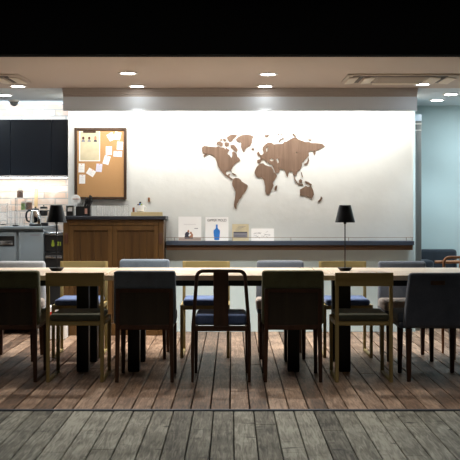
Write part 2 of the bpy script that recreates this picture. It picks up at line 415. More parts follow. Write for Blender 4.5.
def cassette(name, label, x0, x1, y0, y1):
    cx, cy = (x0+x1)/2, (y0+y1)/2; w = (x1-x0)/2; h = (y1-y0)/2
    t = thing('ceiling_air_conditioner', label, 'air conditioner', (cx, cy, ZC), group='ceiling air conditioners')
    MB().box(-w, w, -h, h, -.014, 0, .005, 2).build('panel', 'acp', t)
    MB().box(-w+.05, w-.10, -h+.035, -h+.085, -.018, -.012, .003, 1).build('air_slot', 'acd', t)
    MB().box(-w+.24, w-.24, h-.10, h-.065, -.018, -.012, .003, 1).build('air_slot', 'acd', t)
    for sx in (-1, 1):
        MB().box(sx*(w-.125)-.018, sx*(w-.125)+.018, -h+.11, h-.05, -.018, -.012, .003, 1).build('air_slot', 'acd', t)
        for c, hw in ((w-.062, .040), (w-.195, .046)):
            MB().box(sx*c-hw, sx*c+hw, -h+.10, h-.04, -.026, -.019, .003, 1, rot=(Vector((sx*c, 0, -.022)), 'Y', sx*.10)).build('flap', 'acw', t)
    MB().box(-w+.26, w-.26, h-.062, h-.02, -.028, -.022, .002, 1, rot=(Vector((0, h-.04, -.025)), 'X', -.3)).build('flap', 'acw', t)
    g = MB().box(-w+.25, w-.25, -h+.11, h-.12, -.020, -.013, .002, 1)
    n = 10
    for k in range(n):
        yy = -h+.125+(2*h-.26)*k/(n-1); g.box(-w+.27, w-.27, yy-.006, yy+.006, -.024, -.020)
    g.build('grille', 'acp', t)
cassette('c', 'large beige ceiling air conditioner with pale flaps on the right of the ceiling', .935, 1.86, 8.36, 8.86)
cassette('c', 'beige ceiling air conditioner cut off by the left picture edge', -2.65, -1.725, 8.36, 8.86)
d = 10.35; x = WX(14, d)
t = thing('smoke_detector', 'small dark round smoke detector on the kitchen ceiling', 'smoke detector', (x, d, ZC))
MB().lathe([(.055, 0), (.055, -.012), (.05, -.018)], seg=24).build('base', 'ring', t)
MB().lathe([(.04, -.018), (.046, -.026), (.03, -.05), (.012, -.06)], seg=24).build('sensor_dome', 'grey', t)

# ================================================================ TABLES
TY0 = 7.385; TY1 = 8.40; TZ = .73
def make_table():
    t = thing('dining_table', 'x', 'table')
    L = 1.555/2; y0 = -(TY1-TY0)/2; y1 = -y0; th = .036; e = .09; g = .0015; s = 0
    top = MB()
    ys = y0 + .47
    top.box(-L+e+g, L-e-g, y0, ys-.003, TZ-th, TZ, .002, 1)
    top.box(-L+e+g, L-e-g, ys+.003, y1, TZ-th, TZ, .002, 1)
    top.build('tabletop', 'table', t)
    for sx in (-1, 1):
        MB().box(sx*L-(e if sx > 0 else 0)+.001, sx*L+(0 if sx > 0 else e)-.001, y0, y1, TZ-th, TZ, .002, 1).build('end_board', 'table_end', t)
    MB().box(-L+.15, L-.15, y0+.21, y0+.25, TZ-th-.055, TZ-th-.001, .002, 1).box(-L+.15, L-.15, y1-.23, y1-.19, TZ-th-.055, TZ-th-.001, .002, 1).build('frame_rail', 'blackmetal', t)
    for sx in (-1, 1):
        for yy in (y0+.305, y1-.21):
            mb = MB().box(sx*.592-.044, sx*.592+.044, yy-.045, yy+.045, .008, TZ-th-.001, .004, 2)
            mb.box(sx*.592-.04, sx*.592+.04, yy-.04, yy+.04, 0, .008)
            mb.build('leg', 'blackmetal', t)
    return t
tabs = [(-.136, 'middle pale wooden dining table with black legs, the dark loop-back chair before it'),
        (-.136-1.562, 'left pale wooden dining table with black legs, cut by the left picture edge'),
        (-.136+1.562, 'right pale wooden dining table with black legs, cut by the right picture edge')]
tb = make_table()
for i, (x, lab) in enumerate(tabs):
    o = tb if i == 0 else copy_tree(tb)
    o.location = (x, (TY0+TY1)/2, 0); o['label'] = lab; o['group'] = 'dining tables in one row'

def lamp():
    t = thing('table_lamp', 'x', 'lamp')
    MB().lathe([(.034, 0), (.038, .002), (.056, .022), (.054, .026), (.008, .028)], seg=32).build('base', 'blackmetal', t)
    MB().lathe([(.0045, .026), (.0045, .46)], seg=12).lathe([(.011, .36), (.011, .42)], seg=12).build('pole', 'blackmetal', t)
    sh = MB().lathe([(.078, .372), (.045, .505), (.043, .505), (.076, .372), (.078, .372)], seg=40, caps=False)
    sh.lathe([(.044, .500), (.010, .500), (.010, .497), (.044, .497)], seg=24, caps=False)
    sh.build('lamp_shade', 'navyblack', t)
    return t
l1 = lamp(); l2 = copy_tree(l1)
l1.location = (WX(345, 7.95), 7.95, TZ); l2.location = (WX(56.5, 7.93), 7.93, TZ)
l1['label'] = 'slim black table lamp standing on the right table, before the shelf end'
l2['label'] = 'slim black table lamp standing on the left table, before the steel kitchen counter'
l1['group'] = l2['group'] = 'black table lamps'

# ================================================================ CHAIRS (origin: floor under the back's middle, sitter faces +Y)
def chair_panel(fab, sled=False, seat=None, w=.212, h=.785):
    t = thing('dining_chair', 'x', 'chair'); seat = seat or fab
    b = MB().hexa([(-w, .012, .40), (w, .012, .40), (w, .105, .40), (-w, .105, .40)], [(-w+.004, -.014, h), (w-.004, -.014, h), (w-.004, .070, h), (-w+.004, .070, h)], .022, 4)
    b.build('backrest', fab, t)
    MB().box(-.205, .205, .09, .445, .385, .475, .024, 4).build('seat', seat, t)
    MB().box(-.19, .19, .03, .44, .36, .39, .003, 1).build('seat_frame', 'dark', t)
    pf = MB()
    for sx in (-1, 1): pf.box(sx*.186-.014, sx*.186+.014, -.020, .020, .37, .652, .003, 1)
    pf.box(-.172, .172, -.020, .020, .625, .652, .003, 1).box(-.172, .172, -.020, .020, .37, .40, .003, 1)
    f = pf.build('back_frame', 'dark', t)
    MB().box(-.172, .172, -.012, .012, .40, .625).build('back_panel', 'panel', f)
    for sx in (-1, 1):
        MB().leg((sx*.186, .004, .372), (sx*.192, 0, 0), .032, .024).build('leg', 'dark', t)
        MB().leg((sx*.186, .40, .372), (sx*.190, .40, 0), .032, .024).build('leg', 'dark', t)
        if sled: MB().box(sx*.191-.011, sx*.191+.011, .012, .388, 0, .024, .003, 1).build('floor_runner', 'dark', t)
    return t
def chair_oak(seat):
    t = thing('wooden_chair', 'x', 'chair')
    for sx in (-1, 1):
        MB().leg((sx*.188, -.004, .760), (sx*.188, .006, .42), .022, .026).leg((sx*.188, .006, .425), (sx*.188, 0, 0), .026, .024).build('leg', 'oak', t)
        MB().leg((sx*.188, .42, .43), (sx*.188, .42, 0), .026, .024).build('leg', 'oak', t)
        MB().box(sx*.188-.012, sx*.188+.012, .012, .408, 0, .022, .003, 1).build('floor_runner', 'oak', t)
        MB().box(sx*.188-.012, sx*.188+.012, .018, .408, .392, .428, .003, 1).build('side_rail', 'oak', t)
    # curved top rail
    n = 12; r = MB()
    bot, top = [], []
    prof = []
    for k in range(n+1):
        x = -.201+.402*k/n; y = -.006-.022*(1-(x/.201)**2); prof.append((x, y))
    V = r.bm.verts.new; rows = [[V((x, y-.011, .670)), V((x, y-.013, .762)), V((x, y+.011, .762)), V((x, y+.013, .670))] for x, y in prof]
    for a, c in zip(rows, rows[1:]):
        for q in range(4): r.bm.faces.new((a[q], a[(q+1) % 4], c[(q+1) % 4], c[q]))
    r.bm.faces.new(rows[0]); r.bm.faces.new(list(reversed(rows[-1])))
    r.build('backrest', 'oak_rail', t)
    MB().box(-.176, .176, .010, .034, .392, .424, .003, 1).build('rear_rail', 'oak_rail', t); MB().box(-.176, .176, .408, .432, .392, .424, .003, 1).build('front_rail', 'oak_rail', t)
    MB().box(-.178, .178, -.004, .436, .424, .474, .020, 4).build('seat', seat, t)
    return t
def arc(cx, cz, r, a0, a1, n=7): return [(cx+r*math.cos(a0+(a1-a0)*k/n), cz+r*math.sin(a0+(a1-a0)*k/n)) for k in range(n+1)]
def chair_loop(mat, seat, h=.775, bw=.168):
    t = thing('loop_back_chair', 'x', 'chair'); w0 = .197; R = .045
    pts = [(-w0, 0), (-w0+.004, .40)] + arc(-bw+R, h-R, R, PI, PI/2) + arc(bw-R, h-R, R, PI/2, 0) + [(w0-.004, .40), (w0, 0)]
    def yb(z): return -.03*max(0, z-.42)/.35
    P = [(x, yb(z), z) for x, z in pts]
    MB().tube(P[1:-1], .0125).build('back_hoop', mat, t)
    for sx in (-1, 1):
        MB().tube([(sx*(w0-.004), 0, .41), (sx*w0, 0, .2), (sx*w0, 0, 0)], [.0135, .013, .010]).build('leg', mat, t)
        MB().tube([(sx*.185, .41, .42), (sx*.188, .41, 0)], [.015, .010]).build('leg', mat, t)
        MB().box(sx*.185-.010, sx*.185+.010, .01, .40, .355, .40, .003, 1).build('side_rail', mat, t)
    MB().hexa([(-.052, -.002, .36), (.052, -.002, .36), (.052, .012, .36), (-.052, .012, .36)], [(-.052, yb(h)-.006, h-.008), (.052, yb(h)-.006, h-.008), (.052, yb(h)+.008, h-.008), (-.052, yb(h)+.008, h-.008)], .003, 1).build('splat', mat, t)
    MB().box(-.188, .188, -.008, .012, .355, .392, .003, 1).build('rear_rail', mat, t); MB().box(-.18, .18, .395, .415, .355, .392, .003, 1).build('front_rail', mat, t)
    MB().box(-.180, .180, .014, .43, .392, .470, .026, 4).build('seat', seat, t)
    return t
def chair_shell(fab, seat, wt=.2, wb=.215, h=.775, handle=False, leg='dark', lx=None, ws=None):
    t = thing('upholstered_chair', 'x', 'chair'); lx = lx or wb-.045; ws = ws or wb+.004
    MB().hexa([(-wb, .00, .375), (wb, .00, .375), (wb, .11, .375), (-wb, .11, .375)], [(-wt, -.035, h), (wt, -.035, h), (wt, .045, h), (-wt, .045, h)], .026, 5).build('backrest', fab, t)
    MB().box(-ws, ws, .07, .448, .40, .478, .026, 4).build('seat', seat, t)
    MB().box(-ws+.006, ws-.006, .05, .44, .368, .41, .014, 3).build('seat_base', fab, t)
    for sx in (-1, 1):
        MB().leg((sx*lx, .035, .372), (sx*(lx+.002), .02, 0), .044, .028, .006).build('leg', leg, t)
        MB().leg((sx*lx, .405, .372), (sx*(lx+.002), .41, 0), .044, .028, .006).build('leg', leg, t)
    if handle: MB().box(-.05, .05, -.041, -.024, h-.082, h-.052, .007, 3).build('handle_slot', 'frame', t)
    return t
NG = 'chairs along the near side of the tables'; FG = 'chairs along the far side of the tables'
def put(o, x, y, label, group, far=False, rz=0):
    o.location = (x, y, 0); o.rotation_euler = (0, 0, (PI if far else 0)+rz); o['label'] = label; o['group'] = group
    return o
dN = 7.185
def cx(a, b, d): return WX((a+b)/2, d)
g1 = chair_panel('green', sled=True, w=.219, h=.774)
put(g1, -1.558, dN, 'olive green upholstered chair with dark wooden back panel, at the left picture edge', NG)
o2 = put(chair_oak('seatdark'), cx(46, 104, dN), dN, 'open oak chair with dark olive seat, below the left table lamp', NG)
put(chair_panel('blueg', w=.219, h=.774), cx(114, 175, dN), dN, 'blue-grey upholstered chair with dark panelled back, nearest the viewer', NG)
put(chair_loop('loop', 'seatblue'), cx(192, 250, dN), dN, 'dark wooden chair with rounded loop back, centre splat and blue seat', NG)
put(chair_panel('green', w=.219, h=.776), cx(261.5, 324.5, dN), dN, 'olive green upholstered chair with dark panelled back, right of the loop-back chair', NG)
o6 = copy_tree(o2); put(o6, cx(335, 393, dN), dN, 'open oak chair with dark olive seat, before the right table lamp', NG)
put(chair_shell('char', 'char', .194, .228, .760, True, lx=.190, ws=.262), 1.424, dN, 'charcoal upholstered chair with a brown grip slot, at the right picture edge', NG)
# far side
ff = chair_oak('seatblue'); dO = 8.79
put(ff, cx(60, 108, dO), dO, 'pale oak chair with blue seat facing us, before the wooden sideboard', FG, True)
f4 = copy_tree(ff); put(f4, cx(181.5, 231, dO), dO, 'pale oak chair with blue seat facing us, behind the dark loop-back chair', FG, True)
f6 = copy_tree(ff); put(f6, cx(318, 367, dO), dO, 'pale oak chair with blue seat facing us, behind the right table lamp', FG, True)
dS = 8.58
def far_shell(fab, seat): return chair_shell(fab, seat, .196, .205, .775, lx=.168)
put(far_shell('ltgrey', 'seatlit'), WX(46, 8.6)-.197, dS, 'light grey upholstered chair facing us, at the left picture edge', FG, True)
pc = chair_panel('blueg'); put(pc, cx(121, 169, 8.71), 8.72, 'blue-grey upholstered chair facing us, behind the table before the sideboard right half', FG, True)
s1 = far_shell('slate', 'seatlit')
put(s1, cx(256, 304, 8.71), 8.70, 'slate blue upholstered chair facing us, left of the right lamp, behind the green chair', FG, True)
s2 = copy_tree(s1); put(s2, cx(378, 424.5, 8.6), dS, 'slate blue upholstered chair facing us, right of the right lamp', FG, True)
put(chair_loop('brown', 'navy', .80, .182), 1.965, 8.668, 'reddish brown round-cornered wooden chair facing us at the far right of the table', FG, True)
# lounge chair behind
t = thing('lounge_armchair', 'dark navy lounge armchair with brown wooden arm against the blue-green wall', 'armchair', (2.04, 10.70, 0))
MB().hexa([(-.31, .05, .24), (.31, .05, .24), (.31, .17, .24), (-.31, .17, .24)], [(-.31, .08, .79), (.31, .08, .79), (.31, .185, .79), (-.31, .185, .79)], .035, 5).build('backrest', 'navy', t)
MB().box(-.29, .24, -.26, .06, .26, .42, .04, 4).build('seat', 'navy', t)
MB().box(-.11, .005, -.24, .07, .42, .69, .03, 4).build('side_cushion', 'navy', t)
MB().box(-.31, .31, -.27, .16, .03, .255, .01, 2).build('base', 'navy', t)
a = MB().tube([(.008, -.25, .675), (.27, -.25, .675)], .016).tube([(.27, -.25, .675), (.28, .08, .665)], .016).tube([(.27, -.25, .68), (.27, -.25, .255)], .016)
a.build('arm_rail', 'brown', t)
for sx in (-1, 1):
    for sy in (-.22, .11): MB().lathe([(.018, 0), (.022, .03)], (sx*.27, sy, 0), 12).build('foot', 'dark', t)

# ================================================================ SIDEBOARD
DY = 9.88; CX0 = -1.614; CX1 = -.652; CZ = 1.109
t = thing('wooden_sideboard', 'brown teak sideboard with two panelled doors and dark top below the cork board', 'cabinet', ((CX0+CX1)/2, DY, 0))
w = (CX1-CX0)/2; dp = YW-DY-.002
MB().box(-w, w, .022, dp, .04, CZ-.001, .002, 1).build('body', 'cab', t)
fr = MB().box(-w, -w+.055, 0, .022, 0, CZ-.001, .003, 1).box(w-.05, w, 0, .022, 0, CZ-.001, .003, 1)
fr.box(-w+.055, w-.05, 0, .022, CZ-.055, CZ-.001, .003, 1).box(-w+.055, w-.05, 0, .022, .0, .12, .003, 1)
fr.build('face_frame', 'cabf', t)
MB().box(-w-.004, w+.022, -.022, dp, CZ, CZ+.033, .003, 1).build('top', 'slab', t)
for x0, x1 in ((-w+.058, -.012), (-.008, w-.053)):
    dr = MB(); s = .042
    dr.box(x0, x0+s, .002, .024, .125, CZ-.06, .002, 1).box(x1-s, x1, .002, .024, .125, CZ-.06, .002, 1)
    dr.box(x0+s, x1-s, .002, .024, .125, .19, .002, 1).box(x0+s, x1-s, .002, .024, CZ-.105, CZ-.06, .002, 1)
    d_ = dr.build('door', 'cabf', t)
    pn = MB(); n = 5
    for k in range(n):
        a0 = x0+s+(x1-x0-2*s)*k/n; a1 = x0+s+(x1-x0-2*s)*(k+1)/n
        pn.box(a0+.0008, a1-.0008, .012, .0215, .19, CZ-.105, .001, 1)
    pn.build('door_panel', 'cab', d_)
for sx in (-w+.03, w-.03):
    MB().box(sx-.018, sx+.018, -.006, .001, .88, .98, .003, 1).build('latch_plate', 'dark', t)
ST = CZ+.033
# things on the sideboard
def X(px, d=10.0): return WX(px, d)
t = thing('condiment_box', 'small black box with beige packets on the sideboard, below the round white sign', 'box', (X(70.8), 9.98, ST))
MB().box(-.033, -.027, -.05, .05, 0, .10).box(.027, .033, -.05, .05, 0, .10).box(-.027, .027, .044, .05, 0, .10).box(-.027, .027, -.05, -.044, 0, .045).box(-.027, .027, -.044, .044, 0, .006).build('box_body', 'blackpl', t)
for k in range(4): MB().box(-.022, .022, -.034+k*.018, -.024+k*.018, .007, .075+.004*k).build('packet', 'boxw' if k % 2 else 'paper', t)
t = thing('utensil_caddy', 'black utensil caddy on the sideboard, stuffed with black spoons', 'caddy', (X(84), 9.98, ST))
q = MB().box(-.068, .068, -.052, -.046, 0, .092).box(-.068, .068, .046, .052, 0, .092).box(-.068, -.062, -.046, .046, 0, .092).box(.062, .068, -.046, .046, 0, .092).box(-.062, .062, -.046, .046, 0, .005).box(-.003, .003, -.046, .046, .005, .088)
q.build('caddy_body', 'blackpl', t)
MB().box(.018, .042, -.055, -.0525, .02, .072).build('label_card', 'pink', t)
rr = random.Random(3)
for k in range(12):
    x = -.008+.0175*(k % 4); y = -.031+.031*(k//4); h = rr.uniform(.14, .195); lean = .03
    x2 = x+lean; m_ = MB().tube([(x, y, .01), ((x+x2)/2, y, h*.6), (x2, y, h-.03)], .0042, 6)
    m_.lathe([(.003, -.036), (.0082, -.024), (.0085, -.004), (.006, .008)], (x2, y, h), 8)
    sp = tag(m_.build('spoon', 'blackpl', None), 'black plastic spoon standing in the black utensil caddy', 'spoon', 'spoons in the utensil caddy')
    sp.location = (X(84), 9.98, ST)
for k in range(6):
    x = -.054+.007*k; y = -.03+.025*(k % 3); h = rr.uniform(.10, .135)
    sp = tag(MB().tube([(x, y, .01), (x+.004, y, h)], .0028, 6).build('stir_stick', 'blackpl', None), 'thin black stir stick in the left half of the utensil caddy', 'stick', 'stir sticks in the utensil caddy')
    sp.location = (X(84), 9.98, ST)
t = thing('round_sign', 'round white table sign with red scribble on a short stand, on the sideboard', 'sign', (X(75.6, 10.1), 10.11, ST))
MB().lathe([(.047, -.004), (.049, -.002), (.049, .002), (.047, .004)], (0, 0, .158), 36, 'Y').build('disc', 'ceramic', t)
MB().tube([(0, 0, .01), (0, 0, .112)], .004, 8).lathe([(.03, 0), (.03, .006)], seg=20).build('stand', 'chrome', t)
z = .165; MB().tube([(-.028+.007*k, -.0055, z+(.006 if k % 2 else -.004)) for k in range(9)], .0022, 6).build('red_mark', 'pink', t)
MB().tube([(-.02, -.0055, .146), (.02, -.0055, .146)], .0015, 6).build('grey_line', 'inkl', t)
gl = None
for k, px in enumerate((99.5, 106, 112.5, 119.5, 126.5)):
    if gl is None:
        gl = tag(MB().lathe([(.024, .0), (.029, .105), (.0275, .105), (.0225, .004), (.001, .004)], seg=24, caps=False).lathe([(.024, 0), (.001, 0)], seg=24, caps=False).build('drinking_glass', 'glass'), 'x', 'glass')
        o = gl
    else: o = gl.copy(); COL.objects.link(o)
    o.location = (X(px), 9.98+.01*(k % 2), ST)
    o['label'] = 'clear drinking glass in the row on the sideboard, ' + ['beside the utensil caddy', 'second from the utensil caddy', 'middle of the row', 'second from the wooden tray', 'beside the wooden tray'][k]
    o['group'] = 'glasses on the sideboard'
t = thing('wooden_tray', 'flat pale wooden box on the right end of the sideboard', 'tray', (X(147.3), 9.97, ST))
q = MB().box(-.148, .148, -.06, -.054, 0, .034, .001, 1).box(-.148, .148, .054, .06, 0, .034, .001, 1).box(-.148, -.142, -.054, .054, 0, .034).box(.142, .148, -.054, .054, 0, .034)
q.box(-.142, .142, -.054, .054, 0, .004).build('box_body', 'boxw', t)
MB().box(-.146, .146, -.058, .058, .0342, .0375, .001, 1).build('lid', 'boxw', t)
TT = ST+.0376
t = thing('white_mug', 'white mug on the wooden tray beside the candies', 'mug', (X(140.5), 9.97, TT))
MB().lathe([(.026, 0), (.038, .012), (.040, .066), (.037, .066), (.035, .014), (.001, .008)], seg=28, caps=False).lathe([(.026, 0), (.001, 0)], seg=28, caps=False).build('mug_body', 'ceramic', t)
MB().tube([(.038, 0, .054)]+[(.038+.022*math.sin(a), 0, .034+.02*math.cos(a)) for a in (.5, 1.0, 1.57, 2.1, 2.6)]+[(.037, 0, .016)], .004, 8).build('handle', 'ceramic', t)
for k, (dx, dz, m) in enumerate(((-.018, .075, 'hair'), (-.003, .080, 'blue'), (.012, .077, 'greenp'), (.0, .098, 'blackpl'), (.006, .064, 'red'))):
    o = MB().box(-.010, .010, -.008, .008, -.009, .009, .004, 2).build('wrapped_candy', m); o.location = (X(140.5)+dx, 9.97+(.008 if k % 2 else -.012), TT+dz-.006)
    o['label'] = ['brown', 'blue', 'green', 'black', 'red'][k]+' wrapped candy heaped in the white mug'; o['category'] = 'candy'; o['group'] = 'candies in the white mug'
o = MB().box(-.010, .010, -.01, .01, 0, .045, .003, 2).build('brown_packet', 'coffee'); o.location = (X(134), 9.955, TT)
tag(o, 'small brown packet standing left of the white mug', 'packet')
t = thing('wall_hook', 'tiny brown wooden hook on the white wall above the wooden tray', 'hook', (WX(149, 10.19), YW, WZ(199.7, 10.19)))
MB().box(-.010, .010, -.012, 0, -.022, .022, .002, 1).build('plate', 'brown', t)
MB().tube([(0, -.012, -.005), (0, -.026, -.005), (0, -.028, .006)], .003, 6).build('peg', 'dark', t)

# ================================================================ KITCHEN
KY = 9.92; KB = YB-.2
x0 = XL+.02; x1 = WX(43.5, KY)
t = thing('steel_counter_fridge', 'stainless steel counter fridge under the white kettle zone, left of the sideboard', 'fridge', ((x0+x1)/2, KY, 0))
t['label'] = 'long stainless steel counter fridge with the kettle on top, at the left'
w = (x1-x0)/2; dp = KB-KY-.003
MB().box(-w, w, .02, dp, .10, 1.012, .003, 1).build('body', 'steel', t)
MB().box(-w-.0, w+.0, -.02, dp, 1.014, 1.042, .004, 2).build('worktop', 'steel', t)
ex = WX(14, KY)-(x0+x1)/2
for a0, a1 in ((-w+.01, ex-.44), (ex-.43, ex+.02), (ex+.045, w-.004)):
    dd = MB().box(a0, a1, -.002, .018, .14, .985, .004, 2).build('door', 'steel', t)
    if a1 < ex+.03:
        MB().box(a1-.16, a1-.015, -.005, -.002, .855, .95, .001, 1).build('handle_recess', 'blackpl', dd)
        MB().box(a1-.15, a1-.03, -.014, -.005, .865, .905, .003, 2).build('pull', 'steel_lt', dd)
MB().box(w-.125, w-.04, -.0035, -.002, .955, .965).build('nameplate', 'ink', t)
for sx in (-w+.05, w-.05):
    for sy in (.06, dp-.05): MB().lathe([(.02, 0), (.02, .10)], (sx, sy, 0), 14).build('foot', 'steel_lt', t)
# ice maker between the fridge and the sideboard
ax0 = x1+.006; ax1 = CX0-.006
t = thing('ice_machine', 'black-fronted steel machine with green lit display between counter fridge and sideboard', 'machine', ((ax0+ax1)/2, KY+.02, 0))
w = (ax1-ax0)/2; dp = KB-KY-.024
MB().box(-w, w, .02, dp, .02, .955, .003, 1).build('body', 'steel', t)
MB().box(-w, w, -.01, dp, .957, .985, .004, 1).build('top', 'steel_lt', t)
dd = MB().box(-w+.003, w-.003, 0, .019, .80, .952, .003, 1).build('display_panel', 'blackpl', t)
yy = -.002; xo = (ax0+ax1)/2
def dX(px): return WX(px, KY+.02)-xo
def dZ(py): return WZ(py, KY+.02)
ic = MB().lathe([(.0155, -.001), (.0155, .001)], (dX(52.9), yy, dZ(245)), 18, 'Y').box(dX(52.1), dX(53.7), yy-.001, yy+.001, dZ(244.5), dZ(240.2)).box(dX(51.2), dX(54.6), yy-.001, yy+.001, dZ(243.4), dZ(242.8))
ic.build('lit_symbol', 'led', dd)
ic = MB().box(dX(57.0), dX(59.3), yy-.001, yy+.001, dZ(242.6), dZ(241.8)).box(dX(58.3), dX(59.1), yy-.001, yy+.001, dZ(245.8), dZ(242.6)).box(dX(57.2), dX(57.8), yy-.001, yy+.001, dZ(245.8), dZ(243.4)).box(dX(60.1), dX(60.9), yy-.001, yy+.001, dZ(245.8), dZ(241.8))
ic.build('lit_digits', 'led', dd)
lo = MB().box(-w+.003, w-.003, 0, .019, .10, .79, .003, 1).build('lower_door', 'blackpl', t)
MB().box(-w+.01, w-.01, -.012, 0, .735, .762, .003, 2).build('handle', 'steel_lt', lo)
for zz in (.56, .47): MB().box(-w+.01, w-.01, -.006, 0, zz, zz+.03, .002, 1).build('trim_strip', 'steel_lt', lo)
# red and white box on the floor in front
t = thing('cardboard_box', 'red and white printed box on the floor before the black machine', 'box', (WX(56, 9.6), 9.68, 0))
MB().box(-.085, .085, -.09, .09, 0, .30, .003, 1).build('carton', 'paper', t)
MB().box(-.086, .086, -.0915, .0915, .17, .255, .001, 1).build('red_band', 'redbox', t)
# black wall cupboards
UY = 10.38; ux1 = WX(67.2, UY)
t = thing('wall_cupboard', 'x', 'cupboard', (0, UY, 0))
t['label'] = 'row of flat black wall cupboards on the white brick wall'
uz0 = WZ(175.5, UY); uz1 = WZ(119.5, UY)
xs = [WX(10.5, UY)-.46, WX(10.5, UY), WX(51.5, UY), ux1]
t.location = (0, UY, uz0)
MB().box(xs[0]-.4, ux1, .018, KB-UY-.002, 0, uz1-uz0, .002, 1).build('carcass', 'navyblack', t)
xs = [xs[0]-.4] + xs
for a0, a1 in zip(xs, xs[1:]): MB().box(a0+.0015, a1-.0015, 0, .017, 0, uz1-uz0, .0015, 1).build('door', 'navyblack', t)
t = thing('led_strip_light', 'slim white light strip under the black wall cupboards', 'light', (-2.45, 10.62, uz0))
MB().box(-.8, .78, -.02, .02, -.012, 0, .003, 1).build('housing', 'ring', t)
MB().box(-.78, .76, -.014, .014, -.0145, -.0122).build('diffuser', 'lensc', t)
KT = 1.042
def kt(name, label, cat, px, d, group=None): return thing(name, label, cat, (WX(px, d), d, KT), group=group)
# kettle
t = kt('electric_kettle', 'steel electric kettle with black handle on the steel counter', 'kettle', 35.5, 10.1)
MB().lathe([(.060, 0), (.062, .018), (.058, .022)], seg=28).build('power_base', 'blackpl', t)
MB().lathe([(.056, .023), (.058, .04), (.054, .09), (.042, .150), (.036, .158)], seg=32).build('kettle_body', 'chrome', t)
MB().lathe([(.037, .158), (.030, .172), (.008, .176), (.008, .186), (.003, .19)], seg=24).build('lid', 'blackpl', t)
MB().tube([(-.038, 0, .150), (-.062, 0, .156), (-.086, 0, .135), (-.092, 0, .095), (-.082, 0, .055), (-.056, 0, .042)], .010, 10).build('handle', 'blackpl', t)
MB().hexa([(.035, -.012, .11), (.05, -.01, .12), (.05, .01, .12), (.035, .012, .11)], [(.034, -.012, .15), (.062, -.006, .155), (.062, .006, .155), (.034, .012, .15)]).build('spout', 'chrome', t)
t = kt('coffee_press', 'glass coffee press with black lid and handle right of the kettle', 'coffee press', 43.8, 10.22)
MB().lathe([(.045, 0), (.047, .03), (.04, .034)], seg=24).build('base', 'blackpl', t)
MB().lathe([(.036, .035), (.036, .17)], seg=28).build('beaker', 'acr', t)
MB().lathe([(.0375, .10), (.0375, .155)], seg=28, caps=False).build('band', 'blackpl', t)
MB().lathe([(.038, .171), (.036, .19), (.006, .194), (.006, .205)], seg=24).build('lid', 'blackpl', t)
MB().tube([(.036, 0, .15), (.062, 0, .155), (.066, 0, .10), (.060, 0, .05), (.040, 0, .04)], .007, 8).build('handle', 'blackpl', t)
t = tag(MB().box(-.018, .018, -.008, .008, 0, .385, .006, 2, rot=(Vector((0, 0, 0)), 'X', -.12)).build('cutting_board', 'board'), 'narrow upright wooden board leaning on the brick wall behind the kettle', 'cutting board')
t.location = (WX(34.8, 10.62), 10.66, KT+.001)
# acrylic stand with jars
d = 10.35
t = kt('acrylic_stand', 'clear two-tier acrylic stand with jars on the steel counter', 'stand', 24.5, d)
q = MB().box(-.085, .085, -.06, .06, .150, .156).box(-.085, .02, -.06, .06, .272, .278)
for sx in (-.083, .079): q.box(sx, sx+.004, -.06, .06, 0, .150)
for sx in (-.083, .014): q.box(sx, sx+.004, -.06, .06, .156, .272)
q.build('stand_body', 'acr', t)
def jar(px, z, h, r, cont, lab, d=10.35):
    t = thing('glass_jar', lab, 'jar', (WX(px, d), d, z), group='jars on the acrylic stand')
    MB().lathe([(r, 0), (r, h*.86), (r*.8, h*.9)], seg=22).build('jar_glass', 'glass', t)
    MB().lathe([(r*.9, .003), (r*.9, h*.8)], seg=20).build('contents', cont, t)
    MB().lathe([(r*.85, h*.9), (r*.85, h)], seg=20).build('lid', 'ceramic', t)
jar(20.0, KT+.279, .085, .030, 'coffee', 'glass jar of brown contents alone on the upper tier of the acrylic stand', 10.33)
jar(29.2, KT+.157, .095, .030, 'coffee', 'glass jar of brown contents on the middle tier of the stand, beside the kettle', 10.33)
jar(23.4, KT+.157, .085, .024, 'greenp', 'glass jar of green contents on the middle tier of the stand', 10.33)
# glasses and pitcher
def glassware(px, d, r, h, lab, grp=None, name='drinking_glass', cat='glass'):
    o = MB().lathe([(r*.8, 0), (r, h), (r*.93, h), (r*.74, .004), (.001, .004)], seg=22, caps=False).lathe([(r*.8, 0), (.001, 0)], seg=22, caps=False).build(name, 'glass')
    o.location = (WX(px, d), d, KT); tag(o, lab, cat, grp); return o
for k, (px, d, h) in enumerate(((12.2, 10.12, .15), (17.6, 10.12, .15), (22.8, 10.14, .13), (9.6, 10.34, .20))):
    glassware(px, d, .026, h, 'clear tall glass on the steel counter, ' + ['second from the pitcher at the left', 'below the brown jar', 'beside the kettle handle', 'beside the glass pitcher, the tallest'][k], 'glasses on the steel counter')
t = kt('glass_pitcher', 'large clear glass pitcher at the left end of the steel counter', 'pitcher', 3.0, 10.15)
MB().lathe([(.042, 0), (.047, .02), (.047, .19), (.052, .225), (.049, .225), (.044, .19), (.044, .02), (.001, .008)], seg=28, caps=False).lathe([(.042, 0), (.001, 0)], seg=28, caps=False).build('pitcher_body', 'glass', t)
MB().tube([(-.046, 0, .19), (-.085, 0, .185), (-.09, 0, .11), (-.046, 0, .06)], .006, 8).build('handle', 'glass', t)
t = kt('black_dish', 'small dark dish on the steel counter below the jars', 'dish', 15.6, 10.0)
t.location = (WX(15.6, 9.98), 9.98, KT)
MB().lathe([(.022, 0), (.036, .014), (.033, .014), (.02, .004), (.001, .004)], seg=22, caps=False).build('bowl', 'blackpl', t)

